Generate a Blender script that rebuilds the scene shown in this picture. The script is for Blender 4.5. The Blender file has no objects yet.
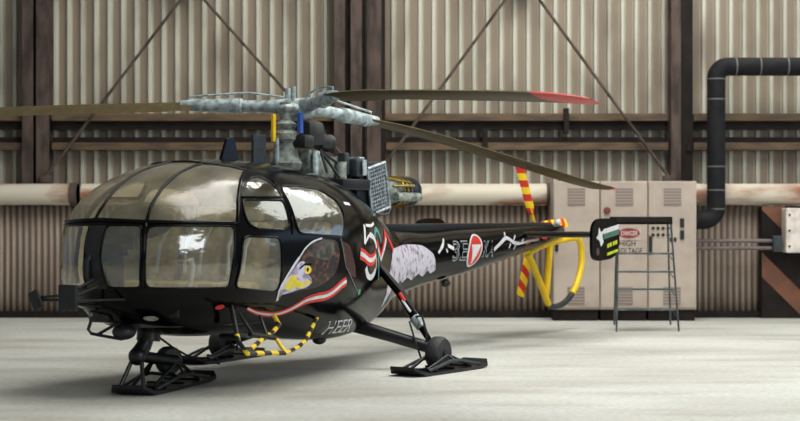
import bpy, bmesh, math, random
import numpy as np
from mathutils import Vector, Matrix
random.seed(4)
C = bpy.context.scene.collection
PI = math.pi

# ------------------------------------------------------------------ helpers
def lin(c):
    return tuple(((x/255)/12.92 if x/255 <= .04045 else ((x/255+.055)/1.055)**2.4) for x in c)

def mat(name, col, rough=.6, metal=0., col2=None, scale=8., bump=0., coat=0., stretch=(1, 1, 1), lo=.4, hi=.65, spec=.5, detail=6):
    m = bpy.data.materials.new(name); m.use_nodes = True
    n = m.node_tree.nodes; l = m.node_tree.links; b = n['Principled BSDF']
    b.inputs['Base Color'].default_value = (*lin(col), 1)
    b.inputs['Roughness'].default_value = rough; b.inputs['Metallic'].default_value = metal
    b.inputs['Specular IOR Level'].default_value = spec
    if coat: b.inputs['Coat Weight'].default_value = coat; b.inputs['Coat Roughness'].default_value = .06
    tc = n.new('ShaderNodeTexCoord'); mp = n.new('ShaderNodeMapping'); mp.inputs['Scale'].default_value = stretch
    nz = n.new('ShaderNodeTexNoise'); nz.inputs['Scale'].default_value = scale; nz.inputs['Detail'].default_value = detail
    l.new(tc.outputs['Object'], mp.inputs['Vector']); l.new(mp.outputs[0], nz.inputs['Vector'])
    cr = n.new('ShaderNodeValToRGB')
    cr.color_ramp.elements[0].position = lo; cr.color_ramp.elements[1].position = hi
    c2 = col2 or tuple(int(x*.86) for x in col)
    cr.color_ramp.elements[0].color = (*lin(col), 1); cr.color_ramp.elements[1].color = (*lin(c2), 1)
    l.new(nz.outputs['Fac'], cr.inputs['Fac']); l.new(cr.outputs['Color'], b.inputs['Base Color'])
    if bump:
        bp = n.new('ShaderNodeBump'); bp.inputs['Strength'].default_value = bump; bp.inputs['Distance'].default_value = .01
        l.new(nz.outputs['Fac'], bp.inputs['Height']); l.new(bp.outputs['Normal'], b.inputs['Normal'])
    return m

def stripe_mat(name, ca, cb, vec, freq, phase=0., rough=.4):
    """two colour painted bands running across the direction vec (object space)"""
    m = bpy.data.materials.new(name); m.use_nodes = True
    n = m.node_tree.nodes; l = m.node_tree.links; b = n['Principled BSDF']
    tc = n.new('ShaderNodeTexCoord')
    d = n.new('ShaderNodeVectorMath'); d.operation = 'DOT_PRODUCT'; d.inputs[1].default_value = vec
    l.new(tc.outputs['Object'], d.inputs[0])
    a = n.new('ShaderNodeMath'); a.operation = 'MULTIPLY_ADD'; a.inputs[1].default_value = freq; a.inputs[2].default_value = phase + 50
    l.new(d.outputs['Value'], a.inputs[0])
    f = n.new('ShaderNodeMath'); f.operation = 'FRACT'; l.new(a.outputs[0], f.inputs[0])
    g = n.new('ShaderNodeMath'); g.operation = 'GREATER_THAN'; g.inputs[1].default_value = .5; l.new(f.outputs[0], g.inputs[0])
    mx = n.new('ShaderNodeMix'); mx.data_type = 'RGBA'
    mx.inputs[6].default_value = (*lin(ca), 1); mx.inputs[7].default_value = (*lin(cb), 1)
    l.new(g.outputs[0], mx.inputs[0]); l.new(mx.outputs[2], b.inputs['Base Color'])
    b.inputs['Roughness'].default_value = rough
    return m

def glass_mat(name, tint, milk, milkcol, gloss_rough=.09, ior=1.5, boost=0.):
    m = bpy.data.materials.new(name); m.use_nodes = True
    n = m.node_tree.nodes; l = m.node_tree.links; n.clear()
    out = n.new('ShaderNodeOutputMaterial')
    tr = n.new('ShaderNodeBsdfTransparent'); tr.inputs[0].default_value = (*lin(tint), 1)
    df = n.new('ShaderNodeBsdfDiffuse'); df.inputs[0].default_value = (*lin(milkcol), 1)
    gl = n.new('ShaderNodeBsdfGlossy'); gl.inputs['Roughness'].default_value = gloss_rough
    lw = n.new('ShaderNodeLayerWeight'); lw.inputs[0].default_value = .5; pw = n.new('ShaderNodeMath'); pw.operation = 'POWER'; pw.inputs[1].default_value = 4.; l.new(lw.outputs['Facing'], pw.inputs[0])
    fr = n.new('ShaderNodeMath'); fr.operation = 'MULTIPLY_ADD'; fr.inputs[1].default_value = .95; fr.inputs[2].default_value = .04; l.new(pw.outputs[0], fr.inputs[0])
    tc = n.new('ShaderNodeTexCoord'); nz = n.new('ShaderNodeTexNoise'); nz.inputs['Scale'].default_value = 3.2; nz.inputs['Detail'].default_value = 3
    mp = n.new('ShaderNodeMapping'); mp.inputs['Scale'].default_value = (1, 1, 2.2); l.new(tc.outputs['Object'], mp.inputs[0]); l.new(mp.outputs[0], nz.inputs[0])
    bp = n.new('ShaderNodeBump'); bp.inputs['Strength'].default_value = .25; bp.inputs['Distance'].default_value = .03
    l.new(nz.outputs['Fac'], bp.inputs['Height']); l.new(bp.outputs[0], gl.inputs['Normal'])
    mr = n.new('ShaderNodeMapRange'); mr.inputs[1].default_value = .3; mr.inputs[2].default_value = .7
    mr.inputs[3].default_value = milk*.55; mr.inputs[4].default_value = milk*1.45
    l.new(nz.outputs['Fac'], mr.inputs[0])
    m1 = n.new('ShaderNodeMixShader'); l.new(mr.outputs[0], m1.inputs[0]); l.new(tr.outputs[0], m1.inputs[1]); l.new(df.outputs[0], m1.inputs[2])
    ad = n.new('ShaderNodeMath'); ad.operation = 'ADD'; ad.use_clamp = True; ad.inputs[1].default_value = boost; l.new(fr.outputs[0], ad.inputs[0])
    m2 = n.new('ShaderNodeMixShader'); l.new(ad.outputs[0], m2.inputs[0]); l.new(m1.outputs[0], m2.inputs[1]); l.new(gl.outputs[0], m2.inputs[2])
    l.new(m2.outputs[0], out.inputs[0])
    return m

class MB:
    """collects shapes and links them as one mesh object"""
    def __init__(s): s.bm = bmesh.new()
    def box(s, x0, x1, y0, y1, z0, z1, bev=0., M=None):
        b2 = bmesh.new()
        vs = [b2.verts.new((x, y, z)) for x in (x0, x1) for y in (y0, y1) for z in (z0, z1)]
        for f in ((0,1,3,2),(4,6,7,5),(0,4,5,1),(2,3,7,6),(0,2,6,4),(1,5,7,3)): b2.faces.new([vs[i] for i in f])
        if bev: bmesh.ops.bevel(b2, geom=b2.edges[:], offset=bev, segments=2, affect='EDGES', profile=.5)
        if M: b2.transform(M)
        s._add(b2); return s
    def _add(s, b2):
        me = bpy.data.meshes.new('t'); b2.to_mesh(me); b2.free(); s.bm.from_mesh(me); bpy.data.meshes.remove(me)
    def tube(s, pts, r, seg=10, caps=True, flat=None):
        pts = [Vector(p) for p in pts]; n = len(pts)
        rr = r if isinstance(r, (list, tuple)) else [r]*n
        prev = None; rings = []
        for i, p in enumerate(pts):
            t = (pts[min(i+1, n-1)]-pts[max(i-1, 0)]).normalized()
            if prev is None:
                a = Vector((0, 0, 1)) if abs(t.z) < .9 else Vector((1, 0, 0))
                u = t.cross(a).normalized()
            else:
                u = prev - t*prev.dot(t)
                u = u.normalized() if u.length > 1e-6 else prev
            v = t.cross(u); prev = u
            rings.append([s.bm.verts.new(p+(u*math.cos(2*PI*k/seg)+v*math.sin(2*PI*k/seg))*rr[i]) for k in range(seg)])
        for a, b in zip(rings, rings[1:]):
            for k in range(seg): s.bm.faces.new((a[k], a[(k+1) % seg], b[(k+1) % seg], b[k]))
        if caps: s.bm.faces.new(rings[0][::-1]); s.bm.faces.new(rings[-1])
        return s
    def rings(s, rs, caps=True, closed=True):
        R = [[s.bm.verts.new(p) for p in r] for r in rs]
        for a, b in zip(R, R[1:]):
            m = len(a)
            for k in range(m if closed else m-1): s.bm.faces.new((a[k], a[(k+1) % m], b[(k+1) % m], b[k]))
        if caps: s.bm.faces.new(R[0][::-1]); s.bm.faces.new(R[-1])
        return s
    def ball(s, c, r, sc=(1, 1, 1), seg=16):
        b2 = bmesh.new(); bmesh.ops.create_uvsphere(b2, u_segments=seg, v_segments=seg//2+2, radius=r)
        b2.transform(Matrix.Translation(c) @ Matrix.Diagonal((*sc, 1))); s._add(b2); return s
    def lathe(s, prof, c, axis, seg=24):
        """prof: (along, radius)"""
        ax = Vector(axis).normalized(); a = Vector((0, 0, 1)) if abs(ax.z) < .9 else Vector((1, 0, 0))
        u = ax.cross(a).normalized(); v = ax.cross(u); c = Vector(c)
        return s.rings([[c+ax*h+(u*math.cos(2*PI*k/seg)+v*math.sin(2*PI*k/seg))*max(r, .0005) for k in range(seg)] for h, r in prof])
    def prism(s, poly, axis, d0, d1):
        """polygon in the two other axes, extruded along axis"""
        def P(p, d):
            q = list(p); q.insert(axis, d); return Vector(q)
        return s.rings([[P(p, d0) for p in poly], [P(p, d1) for p in poly]])
    def build(s, name, m, parent=None, smooth=False, loc=None):
        bmesh.ops.recalc_face_normals(s.bm, faces=s.bm.faces[:])
        me = bpy.data.meshes.new(name); s.bm.to_mesh(me); s.bm.free()
        me.materials.append(m); o = bpy.data.objects.new(name, me); C.objects.link(o)
        if parent: o.parent = parent
        if loc: o.location = loc
        if smooth:
            me.polygons.foreach_set('use_smooth', [True]*len(me.polygons))
            if smooth != 'all': me.set_sharp_from_angle(angle=math.radians(38))
        return o

def thing(name, label, cat, loc=(0, 0, 0), rz=0, group=None):
    o = bpy.data.objects.new(name, None); C.objects.link(o); o.location = loc; o.rotation_euler = (0, 0, rz)
    o.empty_display_size = .2
    return tag(o, label, cat, group)
def tag(o, label, cat, group=None):
    o['label'] = label; o['category'] = cat
    if group: o['group'] = group
    return o
def struct(o): o['kind'] = 'structure'; return o

# ------------------------------------------------------------------ materials
M = {}
M['black'] = mat('black_gloss_paint', (6, 6, 7), .14, 0, (9, 8, 8), 5, spec=.14)
M['blackm'] = mat('black_satin_metal', (15, 16, 18), .38, 0, (26, 27, 28), 14, spec=.4)
M['rubber'] = mat('rubber', (34, 35, 38), .65, 0, (50, 50, 52), 20)
M['liner'] = mat('cabin_liner', (176, 164, 128), .7, 0, (214, 204, 168), 4)
M['seat'] = mat('seat_cloth', (196, 174, 112), .9, 0, (220, 204, 158), 12)
M['seatgrey'] = mat('seat_shell', (60, 62, 60), .6)
M['panel'] = mat('instrument_black', (22, 23, 25), .5, 0, (34, 34, 36), 12)
M['olive'] = mat('blade_olive', (68, 58, 34), .45, 0, (82, 72, 46), 10, stretch=(.2, 3, 3), spec=.2)
M['alu'] = mat('pale_grey_metal', (178, 194, 196), .45, .1, (112, 122, 120), 14, bump=.2)
M['dgrey'] = mat('dark_grey_metal', (50, 58, 64), .45, .2, (34, 38, 42), 14)
M['gbox'] = mat('gearbox_metal', (150, 158, 150), .55, .1, (92, 98, 94), 18, bump=.3)
M['red'] = mat('signal_red', (205, 45, 32), .45, 0, (180, 36, 26), 20)
M['yellow'] = mat('signal_yellow', (238, 200, 20), .4, 0, (228, 182, 14), 10)
M['blue'] = mat('blue_strap', (52, 96, 190), .6)
M['brass'] = mat('brass', (176, 152, 70), .35, .6, (140, 118, 50), 12)
M['white'] = mat('decal_white', (222, 222, 222), .4, 0, (200, 204, 210), 12)
M['dred'] = mat('decal_red', (206, 44, 32), .4, 0, (196, 38, 28))
M['teal'] = mat('decal_teal', (70, 150, 146), .4)
M['lgrey'] = mat('decal_grey', (128, 134, 140), .4, 0, (150, 155, 160), 30)
M['eyellow'] = mat('beak_yellow', (222, 200, 36), .4, 0, (236, 220, 90), 20)
M['ebrown'] = mat('feather_brown', (30, 24, 23), .4, 0, (132, 72, 46), 16, stretch=(1, 1, 1.4), lo=.5, hi=.72)
M['ecrown'] = mat('crown_grey', (52, 48, 44), .45, 0, (96, 92, 84), 16)
M['lilac'] = mat('face_lilac', (206, 200, 226), .4, 0, (140, 128, 168), 14, lo=.5, hi=.62)
M['patch'] = mat('feather_white', (196, 194, 206), .45, 0, (120, 104, 112), 11, stretch=(1.5, 1, 1.1), lo=.5, hi=.64, detail=9)
M['glasstop'] = glass_mat('tinted_canopy', (232, 229, 210), .19, (196, 188, 158), boost=.03, gloss_rough=.2)
M['glassside'] = glass_mat('side_glazing', (240, 240, 230), .10, (176, 176, 156), boost=.14)
M['lens'] = mat('lamp_lens', (170, 170, 165), .2, 0, (120, 120, 118), 20)
M['green'] = mat('green_mark', (60, 170, 110), .4)
M['tailstripe'] = stripe_mat('red_yellow_bands', (206, 40, 26), (244, 206, 20), (1, .55, 0), 4.6, .1)
M['stepstripe'] = stripe_mat('black_yellow_bands', (24, 24, 25), (236, 200, 30), (1, 0, -.6), 4.6, .1)

# ------------------------------------------------------------------ hall
CAMZ = 1.6
def wall_material(name, period, phase, frac, ridge_lit, pan_shade, dirt, soft=.12):
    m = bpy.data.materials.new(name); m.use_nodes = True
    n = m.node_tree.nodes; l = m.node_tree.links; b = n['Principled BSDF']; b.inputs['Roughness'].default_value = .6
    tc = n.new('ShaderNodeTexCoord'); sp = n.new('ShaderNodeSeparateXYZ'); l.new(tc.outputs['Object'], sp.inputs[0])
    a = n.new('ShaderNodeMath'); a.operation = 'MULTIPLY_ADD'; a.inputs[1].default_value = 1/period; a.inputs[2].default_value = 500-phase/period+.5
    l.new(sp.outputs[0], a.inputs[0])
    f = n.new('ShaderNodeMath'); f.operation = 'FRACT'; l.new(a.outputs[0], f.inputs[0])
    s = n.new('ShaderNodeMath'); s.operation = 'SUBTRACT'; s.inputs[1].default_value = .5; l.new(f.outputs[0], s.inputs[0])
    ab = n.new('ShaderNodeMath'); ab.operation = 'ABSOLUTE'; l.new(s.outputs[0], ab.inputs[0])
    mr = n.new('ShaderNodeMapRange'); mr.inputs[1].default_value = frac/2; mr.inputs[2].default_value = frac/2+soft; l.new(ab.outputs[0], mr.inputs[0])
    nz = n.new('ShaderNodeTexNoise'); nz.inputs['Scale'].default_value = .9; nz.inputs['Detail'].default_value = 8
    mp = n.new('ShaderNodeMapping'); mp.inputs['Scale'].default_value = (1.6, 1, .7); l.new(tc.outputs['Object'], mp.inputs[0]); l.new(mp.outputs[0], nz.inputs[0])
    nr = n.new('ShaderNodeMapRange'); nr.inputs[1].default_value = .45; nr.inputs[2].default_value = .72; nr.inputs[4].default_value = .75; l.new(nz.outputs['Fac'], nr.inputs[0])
    mx = n.new('ShaderNodeMix'); mx.data_type = 'RGBA'; mx.inputs[6].default_value = (*lin(ridge_lit), 1); mx.inputs[7].default_value = (*lin(pan_shade), 1); l.new(mr.outputs[0], mx.inputs[0])  # lit ridges and shaded pans are put into the colour, following the ribs
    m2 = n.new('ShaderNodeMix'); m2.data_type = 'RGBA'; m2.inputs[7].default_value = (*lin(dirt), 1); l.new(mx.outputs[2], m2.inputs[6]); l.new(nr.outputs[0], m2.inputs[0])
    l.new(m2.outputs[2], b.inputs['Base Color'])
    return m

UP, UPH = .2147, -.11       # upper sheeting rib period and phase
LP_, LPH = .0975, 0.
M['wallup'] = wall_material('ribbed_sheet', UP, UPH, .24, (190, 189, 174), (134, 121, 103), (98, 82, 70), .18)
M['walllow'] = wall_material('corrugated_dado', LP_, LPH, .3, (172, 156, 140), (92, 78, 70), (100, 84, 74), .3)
M['rust'] = mat('rusty_brown_steel', (84, 70, 62), .8, 0, (50, 39, 34), 3.5, stretch=(2, 1, .6), bump=.3)
M['rustrail'] = mat('rail_brown', (98, 80, 56), .7, 0, (70, 55, 42), 4, stretch=(.6, 1, 3))
M['darksteel'] = mat('dark_steel', (28, 24, 23), .8, 0, (40, 33, 30), 5, spec=.2)
M['conc'] = None

def floor_material():
    m = bpy.data.materials.new('worn_concrete'); m.use_nodes = True
    n = m.node_tree.nodes; l = m.node_tree.links; b = n['Principled BSDF']; b.inputs['Roughness'].default_value = .62
    tc = n.new('ShaderNodeTexCoord')
    def noise(sc, det, st):
        mp = n.new('ShaderNodeMapping'); mp.inputs['Scale'].default_value = st; l.new(tc.outputs['Object'], mp.inputs[0])
        z = n.new('ShaderNodeTexNoise'); z.inputs['Scale'].default_value = sc; z.inputs['Detail'].default_value = det; l.new(mp.outputs[0], z.inputs[0]); return z.outputs['Fac']
    def ramp(f, a, ca, c, cc):
        r = n.new('ShaderNodeValToRGB'); r.color_ramp.elements[0].position = a; r.color_ramp.elements[1].position = c
        r.color_ramp.elements[0].color = (*lin(ca), 1); r.color_ramp.elements[1].color = (*lin(cc), 1); l.new(f, r.inputs[0]); return r.outputs[0]
    base = ramp(noise(.55, 9, (.55, 1, 1)), .36, (182, 182, 174), .62, (208, 210, 204))
    st = ramp(noise(1.1, 10, (.45, 1.3, 1)), .5, (255, 255, 255), .74, (176, 160, 132))
    mx = n.new('ShaderNodeMix'); mx.data_type = 'RGBA'; mx.blend_type = 'MULTIPLY'; mx.inputs[0].default_value = .45
    l.new(base, mx.inputs[6]); l.new(st, mx.inputs[7])
    fine = ramp(noise(26, 5, (.6, 1, 1)), .35, (205, 205, 205), .6, (255, 255, 255))
    m2 = n.new('ShaderNodeMix'); m2.data_type = 'RGBA'; m2.blend_type = 'MULTIPLY'; m2.inputs[0].default_value = .55
    l.new(mx.outputs[2], m2.inputs[6]); l.new(fine, m2.inputs[7]); l.new(m2.outputs[2], b.inputs['Base Color'])
    bp = n.new('ShaderNodeBump'); bp.inputs['Strength'].default_value = .25; bp.inputs['Distance'].default_value = .01
    l.new(noise(26, 6, (1, 1, 1)), bp.inputs['Height']); l.new(bp.outputs[0], b.inputs['Normal'])
    return m
M['conc'] = floor_material()

struct(MB().box(-16, 16, -14, 27.2, -.2, 0).build('floor', M['conc']))

def ribbed(x0, x1, z0, z1, y, prof, period, phase, depth_back=.0):
    """prof: list of (fraction of period, forward offset)"""
    mb = MB(); k0 = math.floor((x0-phase)/period); xs = []
    k = k0
    while True:
        done = False
        for fr, off in prof:
            x = phase+(k+fr)*period
            if x < x0: continue
            if x > x1: done = True; break
            xs.append((x, y-off))
        if done: break
        k += 1
    a = [mb.bm.verts.new((x, yy, z0)) for x, yy in xs]; b = [mb.bm.verts.new((x, yy, z1)) for x, yy in xs]
    for i in range(len(xs)-1): mb.bm.faces.new((a[i], a[i+1], b[i+1], b[i]))
    va = [mb.bm.verts.new((x, y+.04, z0)) for x, yy in (xs[0], xs[-1])]; vb = [mb.bm.verts.new((x, y+.04, z1)) for x, yy in (xs[0], xs[-1])]
    mb.bm.faces.new((a[0], va[0], vb[0], b[0])); mb.bm.faces.new((a[-1], b[-1], vb[-1], va[-1])); mb.bm.faces.new((va[0], va[1], vb[1], vb[0]))
    mb.bm.faces.new([*b, vb[1], vb[0]]); mb.bm.faces.new([*a[::-1], va[0], va[1]])
    return mb
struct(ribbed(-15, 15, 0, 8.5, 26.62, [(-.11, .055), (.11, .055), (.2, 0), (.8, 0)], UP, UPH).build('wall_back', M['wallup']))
sine = [(j/8, .016*math.cos(2*PI*j/8)) for j in range(8)]
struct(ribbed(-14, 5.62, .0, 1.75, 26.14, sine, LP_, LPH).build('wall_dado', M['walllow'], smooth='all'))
struct(MB().box(-14, 12, 26.0, 26.1, 0, .1).build('baseboard_back', M['darksteel']))

def ibeam(xc, w, z0, z1, yf, yb):
    mb = MB(); t = .02
    mb.box(xc-w/2, xc+w/2, yf, yf+t, z0, z1, .003); mb.box(xc-w/2, xc+w/2, yb-t, yb, z0, z1, .003)
    mb.box(xc-t, xc+t, yf+t, yb-t, z0, z1); return mb
tn = [0]
def trim(mb, m, **k):
    tn[0] += 1; return struct(mb.build('trim_%d' % tn[0], m, **k))
sx = 26.2/1671.9
def PX(u): return (u-400)*sx
for (u0, u1) in ((22, 33), (36, 49), (334, 345), (350.5, 362), (367, 381), (671, 681)):
    trim(ibeam((PX(u0)+PX(u1))/2, PX(u1)-PX(u0), 1.75, 8.4, 26.2, 26.54), M['rust'])
for (u0, u1) in ((345.5, 350), (362.5, 364.5), (381.5, 385), (681.5, 694), (33.5, 35.5)):
    trim(MB().box(PX(u0), PX(u1), 26.3, 26.54, 1.75, 8.4), M['darksteel'])
# rails run between the columns
for (u0, u1) in ((-340, 21), (50, 333), (386, 670), (695, 1200)):
    a, b = PX(u0), PX(u1)
    trim(MB().box(a, b, 26.32, 26.54, 3.08, 3.2, .008), M['rustrail'])
    trim(MB().box(a, b, 26.42, 26.54, 2.95, 3.08), M['darksteel'])
    trim(MB().box(a, b, 26.32, 26.54, 2.62, 2.74, .008), M['rustrail'])
    trim(MB().box(a, b, 26.42, 26.54, 2.74, 2.83), M['darksteel'])
for u, z0, z1 in ((485.5, 2.6, 2.95), (567, 2.88, 3.28), (690, 2.6, 2.7)):
    trim(MB().box(PX(u)-.04, PX(u)+.04, 26.26, 26.42, z0, z1, .006), M['darksteel'])

rodm = M['rust']
def rod(x0, z0, x1, z1, label, y=26.16):
    mb = MB().tube([(x0, y, z0), (x1, y, z1)], .024)
    mb.box(x1-.09, x1+.09, y-.03, 26.21, z1-.1, z1+.02, .01)
    return tag(mb.build('brace_rod', rodm, smooth=True), label, 'brace', 'diagonal wall bracing rods')
rod(-3.18, 5.3, -5.54, 2.2, 'thin steel bracing rod sloping down leftwards to the rusty end of the white pipe')
rod(-3.36, 5.3, -.62, 2.22, 'thin steel bracing rod going down right to the centre column behind the rotor head', 26.1)
rod(1.89, 5.3, -.34, 2.25, 'thin steel bracing rod sloping down leftwards to the centre column')
rod(1.94, 5.3, 4.2, 2.2, 'thin steel bracing rod going down right to the column beside the cabinets')
for x in (-3.245, 1.915): trim(MB().box(x-.16, x+.16, 26.14, 26.56, 5.24, 5.5, .01), M['rust'])

# white pipes above the dado
def pipe_material():
    m = mat('flaking_white_pipe', (206, 197, 180), .6, 0, (140, 84, 52), 1.5, stretch=(.5, 1, 1.6), lo=.5, hi=.66, detail=9); return m
M['pipe'] = pipe_material()
def wall_pipe(x0, x1, label, ends):
    t = thing('wall_pipe', label, 'pipe', (x0, 25.97, 1.92), 0, 'white pipes along the top of the dado')
    MB().tube([(0, 0, 0), (x1-x0, 0, 0)], .165, 24).build('pipe', M['pipe'], t, smooth=True)
    for e in ends: MB().tube([(e-x0-.06, 0, 0), (e-x0+.06, 0, 0)], .178, 24).build('pipe_collar', M['rust'], t, smooth=True)
wall_pipe(-9, -5.0, 'thick white pipe with brown rust patches at the left of the wall', [-5.06])
wall_pipe(-4.94, 2.42, 'thick pinkish white pipe running behind the helicopter tail to the cabinets', [2.33])
wall_pipe(4.5, 9, 'thick cream pipe behind the black duct at the right of the wall', [])

# black duct with bend
M['ladd2'] = mat('worn_band', (96, 96, 92), .6)
duct = thing('ventilation_duct', 'black round duct bending from the ceiling rail down into the cabinet side', 'duct', (0, 25.6, 0))
dr = .14; pts = [(9, 0, 3.87)]
pts += [(5.02, 0, 3.87)] + [(5.02-.18*math.sin(a), 0, 3.69+.18*math.cos(a)) for a in [PI/2*j/8 for j in range(1, 9)]]
pts += [(4.84, 0, 1.72)] + [(4.64+.2*math.cos(a), 0, 1.72-.2*math.sin(a)) for a in [PI/2*j/8 for j in range(1, 9)]] + [(4.49, 0, 1.52)]
MB().tube(pts, dr, 20).build('duct_run', mat('dull_black_duct', (22, 23, 27), .7, 0, (32, 32, 34), 6, spec=.2), duct, smooth=True)
for p, d in (((5.14, 0, 3.87), 0), ((5.51, 0, 3.87), 0), ((5.93, 0, 3.87), 0), ((6.5, 0, 3.87), 0), ((4.84, 0, 3.68), 1), ((4.84, 0, 3.37), 1), ((4.84, 0, 2.34), 1), ((4.84, 0, 1.98), 1), ((4.84, 0, 1.69), 1)):
    q = Vector((.011, 0, 0)) if d == 0 else Vector((0, 0, .011)); p = Vector(p)
    MB().tube([p-q, p+q], dr+.002, 20).build('joint_band', M['ladd2'], duct, smooth=True)

# electrical cabinets
M['cab'] = mat('cabinet_paint', (182, 168, 154), .5, 0, (164, 150, 138), 2.2)
M['vent'] = stripe_mat('vent_slats', (150, 136, 126), (122, 108, 100), (0, 0, 1), 22)
Y0 = 25.2
def text_mesh(s, size, off=0.):
    cu = bpy.data.curves.new('t', 'FONT'); cu.body = s; cu.size = size; cu.offset = off; cu.resolution_u = 3
    o = bpy.data.objects.new('t', cu); C.objects.link(o); bpy.context.view_layer.update()
    me = bpy.data.meshes.new_from_object(o.evaluated_get(bpy.context.evaluated_depsgraph_get()))
    V = [v.co.copy() for v in me.vertices]; F = [list(p.vertices) for p in me.polygons]
    bpy.data.objects.remove(o); bpy.data.meshes.remove(me); return V, F
def flat_text(name, s, size, width, x, z, y, m, parent):
    V, F = text_mesh(s, size); w = max(v.x for v in V)-min(v.x for v in V); k = width/w
    mb = MB(); vs = [mb.bm.verts.new((x+v.x*k, y, z+v.y)) for v in V]; vb = [mb.bm.verts.new((x+v.x*k, y+.004, z+v.y)) for v in V]
    for f in F: mb.bm.faces.new([vs[i] for i in f]); mb.bm.faces.new([vb[i] for i in f][::-1])
    me = bpy.data.meshes.new(name); mb.bm.to_mesh(me); mb.bm.free(); me.materials.append(m)
    o = bpy.data.objects.new(name, me); C.objects.link(o); o.parent = parent; return o
def cabinet(x0, x1, label, ventx, lowx):
    t = thing('electrical_cabinet', label, 'cabinet', ((x0+x1)/2, Y0+.25, 0), 0, 'grey electrical cabinets')
    def L(x): return x-(x0+x1)/2
    MB().box(L(x0)+.003, L(x1)-.003, -.22, .25, .17, 2.11, .008).build('cabinet_body', M['cab'], t)
    MB().box(L(x0)+.02, L(x1)-.02, -.17, .22, 0, .17).build('plinth', M['darksteel'], t)
    MB().box(L(x0)+.012, L(x1)-.012, -.25, -.222, .2, 2.095, .006).build('cabinet_door', M['cab'], t)
    for (vx, z0, z1, w) in ((ventx, 1.74, 2.0, .26), (lowx, .24, .52, .26)):
        MB().box(L(vx)-w/2, L(vx)+w/2, -.262, -.252, z0, z1, .003).build('vent_grille', M['vent'], t)
    return t, L
P_ = lambda u: (u-400)*25.2/1671.9
cl, L = cabinet(P_(553), P_(600), 'grey electrical cabinet nearest the helicopter tail, leftmost of three', P_(576.5), P_(576))
MB().box(L(P_(553))+.03, L(P_(553))+.08, -.285, -.25, 1.05, 1.3, .008).build('door_handle', M['blackm'], cl)
cm, L = cabinet(P_(600), P_(648), 'grey electrical cabinet with the red danger sign, middle of three', P_(624.5), P_(624))
MB().lathe([(0, .05), (.05, .05), (.06, .04)], (L(P_(607)), -.252, 1.67), (0, -1, 0)).build('lamp_button', mat('rusty_red', (120, 58, 46), .6), cm)
MB().box(L(P_(617)), L(P_(641)), -.258, -.251, 1.22, 1.42, .002).build('danger_sign', mat('sign_white', (196, 176, 168), .5), cm)
oval = [(L(P_(629))+.165*math.cos(a), 1.325+.075*math.sin(a)) for a in [2*PI*j/28 for j in range(28)]]
MB().prism(oval, 1, -.264, -.258).build('danger_oval', mat('dull_red', (140, 44, 42), .6), cm)
flat_text('danger_text', 'DANGER', .1, .25, L(P_(629))-.125, 1.29, -.266, M['white'], cm)
flat_text('voltage_text', 'HIGH', .12, .24, L(P_(619)), 1.13, -.256, M['darksteel'], cm)
flat_text('voltage_text', 'VOLTAGE', .12, .38, L(P_(617)), 1.02, -.256, M['darksteel'], cm)
cr_, L = cabinet(P_(648), P_(697), 'grey electrical cabinet with switches and buttons, rightmost of three', P_(672.5), P_(672))
MB().box(L(P_(649)), L(P_(652)), -.285, -.25, 1.02, 1.28, .006).build('door_handle', M['blackm'], cr_)
for u in (653, 658, 663, 668):
    for v in (1.4, 1.3):
        MB().lathe([(0, .025), (.02, .025)], (L(P_(u)), -.252, v), (0, -1, 0), 10).build('push_button', M['blackm'], cr_)
for z in (1.48, 1.3): MB().box(L(P_(680)), L(P_(684)), -.28, -.25, z-.07, z+.07, .008).build('rotary_switch', M['blackm'], cr_)
for u in (671, 675): MB().box(L(P_(u))-.02, L(P_(u))+.02, -.27, -.25, 1.2, 1.26, .005).build('rotary_switch', M['blackm'], cr_)

# maintenance steps
M['ladd'] = mat('grey_blue_tube', (62, 74, 78), .45, .3, (96, 104, 104), 8)
ms = thing('access_steps', 'thin metal access steps with a dark top tray before the cabinets', 'steps', (3.38, 23.6, 0))
yf, yb = -.7, .75
xl, xr, xt = -.41, .44, .33
for (p, q) in (((xl-.005, yf, 0), (xl+.02, yf, 1.5)), ((xr, yf, 0), (xt, yf, 1.5)), ((-.26, yb, 0), (xl+.12, yb-.55, 1.5)), ((.56, yb, 0), (xt+.1, yb-.55, 1.5))):
    MB().tube([p, q], .014, 8).build('leg', M['ladd'], ms, smooth=True)
for z in (.3, .58, .82, 1.07):
    k = z/1.5; x1 = xr+(xt-xr)*k
    MB().box(xl+.01, x1+.01, yf-.012, yf+.11, z-.012, z+.012, .004).build('step', M['ladd'], ms)
    MB().tube([(x1-.005, yf+.02, z-.01), (x1-.06, yf+.02, z-.01), (x1-.005, yf+.02, z-.09)], .008, 6).build('gusset', M['ladd'], ms)
MB().box(xl+.0, xt+.02, yf-.02, yf+.8, 1.47, 1.5, .004).box(xl, xt+.02, yf-.02, yf, 1.47, 1.575, .004).box(xl, xt+.02, yf+.78, yf+.8, 1.47, 1.575, .004).build('top_tray', M['darksteel'], ms)

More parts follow.
